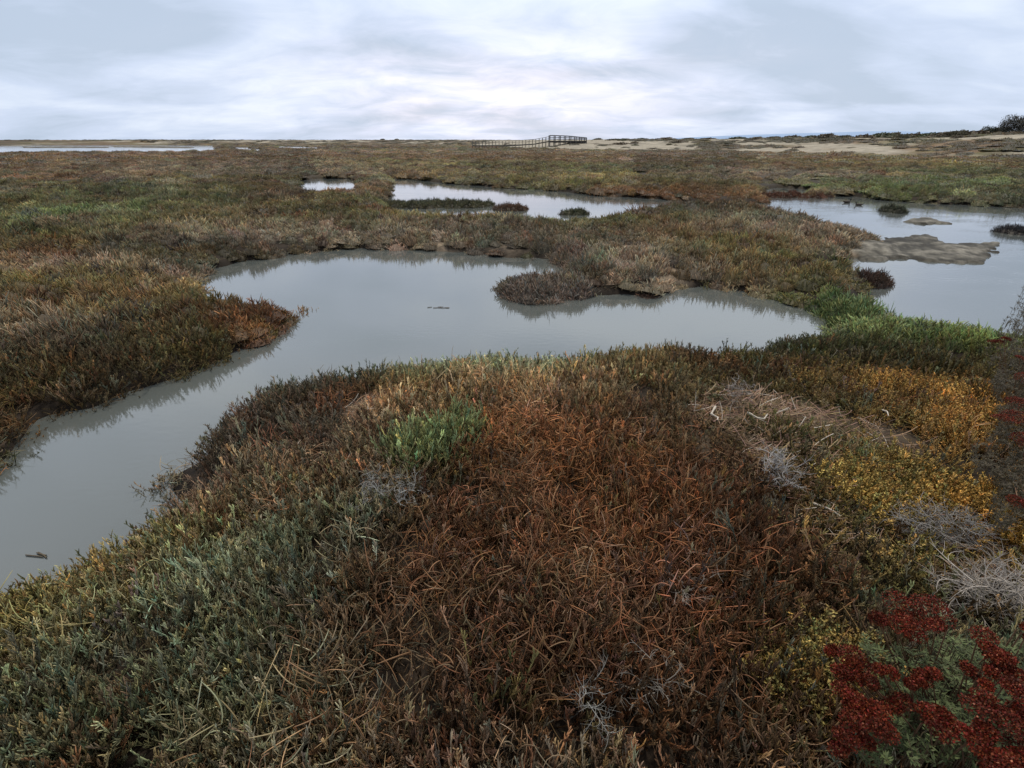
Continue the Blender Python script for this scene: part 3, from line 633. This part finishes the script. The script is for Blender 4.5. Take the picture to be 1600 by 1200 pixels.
# buckwheat with dark red flower heads, lower right corner
def flower_head(rad, n=240):
    g = Geo()
    for _ in range(n):
        a = U(0, 6.283); q = random.random() ** .5; p = np.array([math.cos(a) * q * rad, math.sin(a) * q * rad, (1 - q * q) * rad * .35 + U(-.006, .006)])
        d = np.array([U(-1, 1), U(-1, 1), U(.1, 1)]); k = U(.3, 1.5); c = np.array((.132, .015 * U(.6, 2.2), .008)) * k
        if random.random() < .03: c = np.array((.30, .11, .06)) * k
        g.leaf(p, d, np.cross(d, [U(-1, 1), U(-1, 1), .5]), U(.004, .008), U(.004, .007), c)
    return g
def red_bush(root_px, heads, leaves, label, leafcol, zh=.5, name='flowering_bush'):
    a = at(*root_px, .25); base = np.array([a[0], a[1], gz(a[0], a[1])]); root = empty(name, base); tag(root, label, 'flowering bush')
    st = Geo()
    for (px, py, hw) in heads:
        z = zh * U(.8, 1.05); p = at(px, py, base[2] + z); rad = hw * .82 / F * np.linalg.norm(p - np.array([0, 0, H]))
        q = p - base
        for k in range(3):
            s0 = np.array([q[0] * .35 + U(-.05, .05), q[1] * .35 + U(-.05, .05), 0]); e = q + np.array([U(-.5, .5) * rad, U(-.5, .5) * rad, -.003]); m = (s0 + e) / 2 + np.array([U(-.03, .03), U(-.03, .03), -.03])
            t = np.linspace(0, 1, 8)[:, None]; P = (1 - t) ** 2 * s0 + 2 * t * (1 - t) * m + t * t * e; st.tube(P, .0022, 4, (.10, .06, .035), (.17, .10, .06))
        fh = flower_head(1, 10); G = Geo(); nsub = max(2, int(hw / 8))
        for k in range(nsub):
            f = flower_head(rad * U(.45, .65), int(420)); G.put(f.arrays(), (U(-.62, .62) * rad, U(-.62, .62) * rad, U(-.02, .015)), 0, 1, np.array((1, 1, 1)) * U(.7, 1.25), (U(-.3, .3), U(-.3, .3)))
        obj('flower_head', G.mesh('flower_head', M_COL), root, q)
    lf = Geo()
    for (px, py, hw, hh, n) in leaves:
        for _ in range(n):
            z = U(.03, zh * .78); ta = U(0, 6.283); tq = math.sqrt(random.random()) * (1 + .25 * math.sin(3 * ta + px) + .15 * math.sin(7 * ta)) * 1.1; p = at(px + hw * tq * math.cos(ta), py + hh * tq * math.sin(ta), base[2] + z) - base
            b = U(0, 6.283); tip = p + np.array([math.cos(b), math.sin(b), U(.3, 1)]) * .03; c = np.asarray(leafcol) * U(.55, 1.4)
            lf.tube(np.array([p + np.array([0, 0, -.06]), p, tip]), .0016, 3, (.08, .06, .035), (.1, .09, .05))
            for k in range(13):
                bb = U(0, 6.283); d = np.array([math.cos(bb), math.sin(bb), U(-.1, .9)]); lf.leaf(p + (tip - p) * U(0, 1), d, np.cross(d, [0, 0, 1.]), U(.012, .026), U(.004, .007), c * U(.8, 1.2))
    obj('foliage', lf.mesh('foliage', M_COL), root); obj('stem', st.mesh('stem', M_DRY), root)
    return root
HEADS = [(1432,950,40),(1405,972,28),(1372,973,20),(1462,975,22),(1330,1030,28),(1300,1018,14),(1318,1062,24),(1385,1048,18),(1345,1060,22),(1325,1095,24),(1352,1125,34),(1372,1105,20),(1318,1160,24),(1340,1148,20),(1425,1066,15),(1457,1070,22),(1444,1046,9),
 (1415,1108,20),(1440,1118,20),(1478,1128,22),(1520,1050,20),(1540,1055,16),(1550,1008,24),(1565,1025,16),(1560,1040,30),(1592,1065,22),(1545,1112,32),(1585,1118,28),(1502,1150,26),(1540,1160,24),(1580,1172,30),(1597,985,12),(1560,1190,26),(1610,1100,30),(1630,1150,32)]
red_bush((1480, 1150), HEADS, [(1480,1060,110,60,260),(1440,1150,100,50,220),(1530,1100,90,100,240)], 'sprawling bush with dark red flower heads above green leaves, lower right corner', (.085,.11,.045))
red_bush((1590, 640), [(1578,655,26),(1590,630,20),(1600,690,22),(1562,535,10),(1572,527,8),(1594,780,18),(1600,560,14),(1620,720,28),(1600,590,16)],
         [(1602,478,16,28,90),(1594,520,26,30,200),(1598,590,52,45,600),(1608,690,62,80,900),(1590,775,40,40,260)], 'tall dark leafed bush with few dull red heads at the right edge', (.045,.036,.022), .55)

# ------------------------------------------------------------------ dune shrubs
def dome_shrub(w, h, col, n=260):
    g = Geo(); ph = U(0, 6.28)
    for _ in range(n):
        a = U(0, 6.283); e = U(0, 1.45); rr = U(.72, 1.0) * (1 + .18 * math.sin(3 * a + ph)); 
        p = np.array([math.cos(a) * math.cos(e) * w * rr, math.sin(a) * math.cos(e) * w * rr, math.sin(e) * h * rr * (1 + .15 * math.sin(2 * a + ph))])
        d = np.array([p[0] / w, p[1] / w, p[2] / h + .3]) + np.array([U(-.5, .5), U(-.5, .5), U(-.3, .5)])
        c = np.asarray(col) * U(.5, 1.5); s = (w + h) * .5 * U(.22, .42)
        g.leaf(p - d * s * .3, d, np.cross(d, [U(-1, 1), U(-1, 1), U(-.3, .3)]), s, s * .7, c)
    m = 10; vv = [(0, 0, h * .78)] + [(math.cos(j * 6.283 / m) * w * k, math.sin(j * 6.283 / m) * w * k, z) for k, z in ((.5, h * .66), (.82, h * .3), (.86, -.3)) for j in range(m)]
    f3 = [(0, 1 + j, 1 + (j + 1) % m) for j in range(m)]; f4 = [(1 + k * m + j, 1 + (k + 1) * m + j, 1 + (k + 1) * m + (j + 1) % m, 1 + k * m + (j + 1) % m) for k in range(2) for j in range(m)]
    g.add(vv, f4=f4, f3=f3, c=np.asarray(col) * .4); return g
DS = [dome_shrub(1, .75, c).mesh('dune_shrub', M_COL, False) for c in ((.15,.135,.09), (.17,.135,.095), (.13,.14,.085), (.18,.15,.11))]  # colours lifted and greyed, haze painted into the leaves
random.seed(11)
def crest(px):
    ds = np.arange(60, 440, 1.5); q = np.array([at_dist(px, d)[:2] for d in ds]); hh = height(q)
    k = int(np.argmax((hh - H) / ds + 0)); return ds[k], hh[k]
ridge = []
for px, wpx, hpx in [(598,3,2),(620,3,2),(1000,10,2),(1040,12,3),(1075,9,2.5),(1105,11,2),(1150,10,2.5),(1182,9,3),(1208,10,3),(1236,12,4),(1262,9,3),(1288,15,5),(1316,10,3),(1345,12,4),(1372,15,6),(1392,15,7),(1408,13,5),(1425,13,6),(1448,16,6),(1470,16,6),(1492,17,7),(1518,15,5)]:
    d, z = crest(px); ridge.append((px, d, z, wpx, hpx, 0))
for k in range(34):                                      # shrubs dotted over the dune face
    px = U(905, 1640); d0 = np.interp(px, [900, 1200, 1600], [125, 112, 78]); d = d0 * U(1.02, 1.45); q = at_dist(px, d); z = gz(q[0], q[1]); ridge.append((px, d, z, U(5, 16), U(1.5, 3.5), 1))
for i, (px, d, z, wpx, hpx, face) in enumerate(ridge):
    q = at_dist(px, d); q = (q[0], q[1], z - .12); w = wpx * (1.0 if face else 1.35) * d * CP / F; h = hpx * d / 982 * (1.0 if px > 1250 else .8) + .15
    o = obj('dune_shrub', DS[i % 4], loc=q); o.scale = (w, w * .8, h / .75); o.rotation_euler = (0, 0, 0)
    if i < 2: tag(o, 'tiny dark shrub alone on the skyline left of the boardwalk', 'shrub', 'tiny shrubs on the left skyline')
    elif not face: tag(o, 'low dark dome shaped shrub in the row on the dune crest', 'shrub', 'shrubs along the dune crest')
    else: tag(o, 'low dull green shrub dotting the sandy dune slope', 'shrub', 'shrubs on the dune slope')
# tall thicket at the far right
def thicket(px, D, w, h, col, label, n=2600, name='tree'):
    q = at_dist(px, D); z = gz(q[0], q[1]); root = empty(name, (q[0], q[1], z)); tag(root, label, 'tree')
    g = Geo(); t = Geo()
    cl = [(U(-w, w) * .8, U(-1, 1) * w * .4, U(.1, .75) * h, U(.3, .5) * min(w, h * 1.3)) for _ in range(max(18, int(w * 7)))]
    for i in range(7):
        c = cl[i]; P = np.array([(c[0] * .2, 0, -.3), (c[0] * .5, c[1] * .5, c[2] * .5), (c[0], c[1], c[2])]); tt = np.linspace(0, 1, 8)[:, None]
        P = (1 - tt) ** 2 * P[0] + 2 * tt * (1 - tt) * P[1] + tt ** 2 * P[2]; t.tube(P, np.linspace(.14, .03, 8) * h / 3, 6, (.08, .065, .05), (.07, .06, .045))
    for i in range(n):
        c = random.choice(cl); d = np.array([random.gauss(0, 1), random.gauss(0, 1), random.gauss(0, .8)]); d /= np.linalg.norm(d)
        p = np.array(c[:3]) + d * c[3] * U(.5, 1.05) * np.array([1, 1, .75]); p[2] = max(p[2], -.1)
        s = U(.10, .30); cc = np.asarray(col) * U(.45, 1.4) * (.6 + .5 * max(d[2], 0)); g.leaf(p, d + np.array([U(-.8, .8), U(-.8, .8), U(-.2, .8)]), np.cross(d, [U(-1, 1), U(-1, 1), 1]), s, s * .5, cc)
    obj('crown', g.mesh('crown', M_COL, False), root); obj('trunk', t.mesh('trunk', M_DRY), root)
thicket(1602, 100, 6.2, 2.5, (.105, .10, .085), 'broad dark thicket rising highest on the skyline at the right edge', 20000)  # distance haze mixed into the crown colour
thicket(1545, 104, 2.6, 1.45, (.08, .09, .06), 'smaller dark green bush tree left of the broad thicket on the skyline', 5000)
# leaning bare branch on the crest
def bare(px, D):
    q = at_dist(px, D); z = gz(q[0], q[1]); g = Geo()
    P, _ = path((0, 0, -.2), (.55, 0, 1), 2.1, 6, .2); g.tube(P, np.linspace(.06, .02, 7), 5, (.11, .10, .09), (.14, .13, .12))
    for k in range(9):
        j = random.randint(1, 5); Q, _ = path(P[j], (U(-1.2, 1), U(-.4, .4), U(.4, 1)), U(.4, .9), 4, .5, .3); g.tube(Q, np.linspace(.03, .012, 5), 4, (.13, .12, .11), (.14, .13, .12))
    for k in range(5):
        P, _ = path((0, 0, -.1), (-U(.2, 1.6), 0, .5), .5, 3); P, _ = path((0, 0, -.15), (U(-1.6, .3), 0, 1), U(.8, 1.5), 5, .4); g.tube(P, np.linspace(.035, .012, 6), 4, (.12, .11, .1), (.14, .13, .12))
    tag(obj('bare_branch', g.mesh('bare_branch', M_DRY), loc=(q[0], q[1], z)), 'leaning leafless branch sticking up from the dune crest left of the thicket', 'branch')
bare(1485, 112)

# ------------------------------------------------------------------ boardwalk
def boardwalk():
    D = 150.0; pm = F / (D * CP + SP * .5)            # pixels per metre along the photo's width
    X = lambda px: (px - 800) / pm
    wood = noise_mat('weathered_timber', (.05, .048, .046), (.10, .095, .09), 6, .85, .3); dark = noise_mat('dark_timber', (.02, .018, .016), (.04, .036, .032), 5, .9, .3)
    ramp_wood = noise_mat('pale_weathered_timber', (.13, .12, .10), (.21, .19, .16), 6, .85, .3)
    x0, xa, xb = X(738), X(858), X(915)
    root = empty('boardwalk', (xa, D, gz(xa, D))); bz = root.location.z
    tag(root, 'raised weathered timber boardwalk with railings and a viewing platform on the dunes', 'boardwalk')
    def P(x, y, z): return np.array([x - xa, y, z - bz])
    def part(nm, g, m=wood): obj(nm, g.mesh(nm, m, False), root)
    hz = lambda x: float(np.interp(x, [x0, X(800), X(835), xa], [.95, 1.0, 1.35, 2.0]))
    # ramp deck, planked
    g = Geo(); n = 90
    for i in range(n):
        xl = x0 + (xa - x0) * i / n; xr = x0 + (xa - x0) * (i + .93) / n; g.box(P(xl, 0, hz(xl)), P(xr, 0, hz(xr)), 1.9, .06)
    part('ramp_deck', g, ramp_wood)
    g = Geo()
    for i in range(46):
        xl = xa + (xb - xa) * i / 46; xr = xa + (xb - xa) * (i + .92) / 46; g.box(P(xl, 0, 2.0), P(xr, 0, 2.0), 4.2, .08)
    part('platform_deck', g)
    for s in (-2.0, 2.0):
        g = Geo(); g.box(P(xa, s, 1.83), P(xb, s, 1.76), .12, .40); part('beam', g, dark)
    for s in (-.9, .9):
        g = Geo(); xs = np.linspace(x0, xa, 24)
        for i in range(23): g.box(P(xs[i], s, hz(xs[i]) - .14), P(xs[i + 1], s, hz(xs[i + 1]) - .14), .08, .18)
        part('beam', g, dark)
        for dz, hh in ((1.05, .09), (.6, .06)):
            g = Geo()
            for i in range(23): g.box(P(xs[i], s, hz(xs[i]) + dz), P(xs[i + 1], s, hz(xs[i + 1]) + dz), .09, hh)
            part('handrail', g, ramp_wood)
        for i, x in enumerate(xs[:-1]):
            g = Geo(); g.box(P(x, s * 1.06, -.1), P(x, s * 1.06, hz(x) + 1.08), .10, .10); part('post', g, ramp_wood)
    rt = lambda x: float(np.interp(x, [xa, X(885), xb], [3.32, 3.2, 2.75]))
    for s in (-2.05, 2.05):
        xs = np.linspace(xa + .05, xb - .05, 8)
        for x in xs:
            g = Geo(); g.box(P(x, s, gz(x, D + s) - .2), P(x, s, rt(x) + .04), .2, .2); part('post', g)
        for f, hh in ((1.0, .18), (.66, .13), (.33, .13)):
            g = Geo()
            for i in range(7):
                za = 2.05 + (rt(xs[i]) - 2.05) * f; zb = 2.05 + (rt(xs[i + 1]) - 2.05) * f; g.box(P(xs[i], s, za), P(xs[i + 1], s, zb), .08, hh)
            part('handrail', g)
    for x in (xa, xb):                                   # end rails across the platform
        g = Geo()
        for f in (.95, .6): g.box(P(x, -2 if x == xb else .95, 2.05 + (rt(x) - 2.05) * f), P(x, 2, 2.05 + (rt(x) - 2.05) * f), .08, .09)
        part('handrail', g)
boardwalk()

# ------------------------------------------------------------------ ducks on the right lagoon
def duck(px, py, rotz, label, s=1.0):
    p = at(px, py, 0); g = Geo(); hd = Geo(); bl = Geo()
    def ell(G, c, r, col, n=12, m=9, taper=0):
        vs = []; fs = []
        for i in range(m):
            e = -math.pi / 2 + math.pi * i / (m - 1)
            for j in range(n):
                a = 2 * math.pi * j / n; x = math.sin(e); k = math.cos(e) * (1 - taper * x)
                vs.append((c[0] + r[0] * x, c[1] + r[1] * k * math.cos(a), c[2] + r[2] * k * math.sin(a) + (.35 * r[2] * max(-x, 0) ** 2)))
        for i in range(m - 1):
            for j in range(n): fs.append((i * n + j, i * n + (j + 1) % n, (i + 1) * n + (j + 1) % n, (i + 1) * n + j))
        G.add(vs, f4=fs, c=col)
    ell(g, (0, 0, .055), (.23, .10, .085), (.045, .035, .028), 14, 11, -.12)
    g.tube(np.array([(-.19, 0, .09), (-.26, 0, .115), (-.30, 0, .13)]), [.04, .028, .006], 6, (.05, .04, .03), (.08, .07, .05))
    g.tube(np.array([(.15, 0, .08), (.20, 0, .14), (.21, 0, .20)]), [.055, .036, .034], 8, (.045, .035, .028), (.03, .03, .025))
    ell(hd, (.225, 0, .225), (.052, .038, .038), (.025, .028, .02)); hd.tube(np.array([(.265, 0, .22), (.30, 0, .213), (.325, 0, .21)]), [.018, .015, .01], 6, (.08, .07, .04), (.1, .08, .04))
    root = empty('duck', (p[0], p[1], 0), rotz); root.scale = (s, s, s); tag(root, label, 'duck', 'ducks on the right lagoon')
    obj('body', g.mesh('body', M_COL), root); obj('head', hd.mesh('head', M_COL), root)
duck(1323, 317, 0.1, 'dark duck on the bright water, left one of the two', .62); duck(1342, 321, 2.6, 'dark duck on the bright water, right one of the two and a little nearer', .52)
# floating debris and a snail shell
def bits(px, py, n, w, label):
    p = at(px, py, 0); g = Geo()
    for _ in range(n):
        P, _d = path((U(-w, w), U(-.03, .03), .004), (1, U(-.5, .5), 0), U(.04, .12), 3, .6); P[:, 2] = .006; g.tube(P, .004, 4, (.09, .07, .05), (.12, .1, .07))
    tag(obj('floating_twig', g.mesh('floating_twig', M_DRY), loc=(p[0], p[1], 0)), label, 'twig')
bits(680, 481, 7, .15, 'dark bits of twig floating in the middle of the pond'); bits(50, 868, 3, .04, 'small dark twig floating in the channel at the left edge')
def shell():
    p = at(748, 992, .42); g = Geo(); t = np.linspace(0, 5.5 * np.pi, 60); q = np.exp(.13 * t) / np.exp(.13 * t[-1])
    g.tube(np.stack([np.cos(t) * q * .006, np.sin(t) * q * .006, (1 - q) * .008], 1), q * .0055, 8, (.8, .78, .72), (.85, .83, .78))
    tag(obj('snail_shell', g.mesh('snail_shell', M_DRY), loc=(p[0], p[1], p[2])), 'tiny white snail shell on the dark red cover in the middle foreground', 'shell')
shell()

# ------------------------------------------------------------------ sky and sun
SUN_EL, SUN_AZ = R(66), R(12)                             # azimuth east of +Y
w = bpy.data.worlds.new("World"); scene.world = w; w.use_nodes = True; nt = w.node_tree; N = nt.nodes.new; L = nt.links.new
bg = nt.nodes['Background']; bg.inputs['Strength'].default_value = .1
sky = N('ShaderNodeTexSky'); sky.sky_type = 'NISHITA'; sky.sun_disc = False; sky.sun_elevation = SUN_EL; sky.sun_rotation = SUN_AZ; sky.dust_density = 2
tc = N('ShaderNodeTexCoord'); sep = N('ShaderNodeSeparateXYZ'); L(tc.outputs['Generated'], sep.inputs[0])
def math_(op, a, b=None, c=None, clamp=False):
    n = N('ShaderNodeMath'); n.operation = op; n.use_clamp = clamp
    for k, v in enumerate((a, b, c)):
        if v is None: continue
        if isinstance(v, (int, float)): n.inputs[k].default_value = v
        else: L(v, n.inputs[k])
    return n.outputs[0]
zc = math_('ADD', math_('MAXIMUM', sep.outputs[2], 0.0), .22)
u = math_('DIVIDE', sep.outputs[0], zc); v = math_('DIVIDE', sep.outputs[1], zc)
cmb = N('ShaderNodeCombineXYZ'); L(u, cmb.inputs[0]); L(v, cmb.inputs[1])
def noise(scale, det, rough, off, sx=1, sy=1, dist=0):
    mp = N('ShaderNodeMapping'); mp.inputs['Location'].default_value = off; mp.inputs['Scale'].default_value = (sx, sy, 1); L(cmb.outputs[0], mp.inputs[0])
    n = N('ShaderNodeTexNoise'); n.inputs['Scale'].default_value = scale; n.inputs['Detail'].default_value = det; n.inputs['Roughness'].default_value = rough; n.inputs['Distortion'].default_value = dist
    L(mp.outputs[0], n.inputs['Vector']); return n.outputs['Fac']
n1 = noise(.95, 4, .45, (3.1, 5.7, 0), .8, 1.1, .9); n2 = noise(3.2, 8, .6, (8.2, 4.4, 0), .7, 1.0, .5)
mixn = math_('ADD', math_('MULTIPLY', n1, .7), math_('MULTIPLY', n2, .3))
ramp = N('ShaderNodeValToRGB'); cr = ramp.color_ramp; L(mixn, ramp.inputs[0])
cr.elements[0].position = .38; cr.elements[0].color = (.42, .50, .62, 1); cr.elements[1].position = .61; cr.elements[1].color = (.65, .72, .83, 1)
e = cr.elements.new(.5); e.color = (.52, .60, .75, 1)
cs = N('ShaderNodeVectorMath'); cs.operation = 'SCALE'; cs.inputs['Scale'].default_value = 12.9; L(ramp.outputs[0], cs.inputs[0])
# brighter low sky in front, around the veiled sun
gd = Vec = (math.sin(R(-1)) * math.cos(R(6)), math.cos(R(-1)) * math.cos(R(6)), math.sin(R(6)))
mpv = N('ShaderNodeVectorMath'); mpv.operation = 'SUBTRACT'; L(tc.outputs['Generated'], mpv.inputs[0]); mpv.inputs[1].default_value = (gd[0], gd[1], gd[2] * .66)
msc = N('ShaderNodeVectorMath'); msc.operation = 'MULTIPLY'; L(mpv.outputs[0], msc.inputs[0]); msc.inputs[1].default_value = (2.5, 1.0, 10.0)
ln = N('ShaderNodeVectorMath'); ln.operation = 'LENGTH'; L(msc.outputs[0], ln.inputs[0])
gl = math_('EXPONENT', math_('MULTIPLY', math_('POWER', ln.outputs['Value'], 2.0), -1.6))
gl2 = math_('MULTIPLY', gl, math_('ADD', math_('MULTIPLY', n2, 2.4), -.5, clamp=True))
glc = N('ShaderNodeVectorMath'); glc.operation = 'SCALE'; glc.inputs[0].default_value = (4.3, 2.9, 2.4); L(gl2, glc.inputs['Scale'])
ad = N('ShaderNodeVectorMath'); ad.operation = 'ADD'; L(cs.outputs[0], ad.inputs[0]); L(glc.outputs[0], ad.inputs[1])
# unseen upper sky shaped for its light: bright band for pond, warm dim overhead
el = N('ShaderNodeValToRGB'); L(sep.outputs[2], el.inputs[0]); q = el.color_ramp; q.elements[0].position = .17; q.elements[0].color = (.70, .70, .70, 1); q.elements[1].position = .75; q.elements[1].color = (.60, .53, .45, 1)
e = q.elements.new(.33); e.color = (1.0, .985, .94, 1); e = q.elements.new(.48); e.color = (.93, .89, .81, 1)
e2 = N('ShaderNodeVectorMath'); e2.operation = 'SCALE'; e2.inputs['Scale'].default_value = 1 / .70; L(el.outputs[0], e2.inputs[0])
dk = N('ShaderNodeVectorMath'); dk.operation = 'MULTIPLY'; L(ad.outputs[0], dk.inputs[0]); L(e2.outputs[0], dk.inputs[1])
mx = N('ShaderNodeMix'); mx.data_type = 'RGBA'; mx.inputs[0].default_value = .93; L(sky.outputs[0], mx.inputs[6]); L(dk.outputs[0], mx.inputs[7]); L(mx.outputs[2], bg.inputs['Color'])

sd = bpy.data.lights.new('sun', 'SUN'); sd.energy = 2.4; sd.angle = R(11); sd.color = (1, .89, .72); so = bpy.data.objects.new('sun', sd); COL.objects.link(so)
el_, az_ = SUN_EL + R(12), SUN_AZ
so.rotation_euler = (math.pi / 2 - SUN_EL, 0, math.pi - SUN_AZ)
scene.view_settings.view_transform = 'Standard'; scene.view_settings.look = 'None'; scene.view_settings.exposure = 0; scene.view_settings.gamma = 1
scene.cycles.max_bounces = 5; scene.cycles.diffuse_bounces = 3
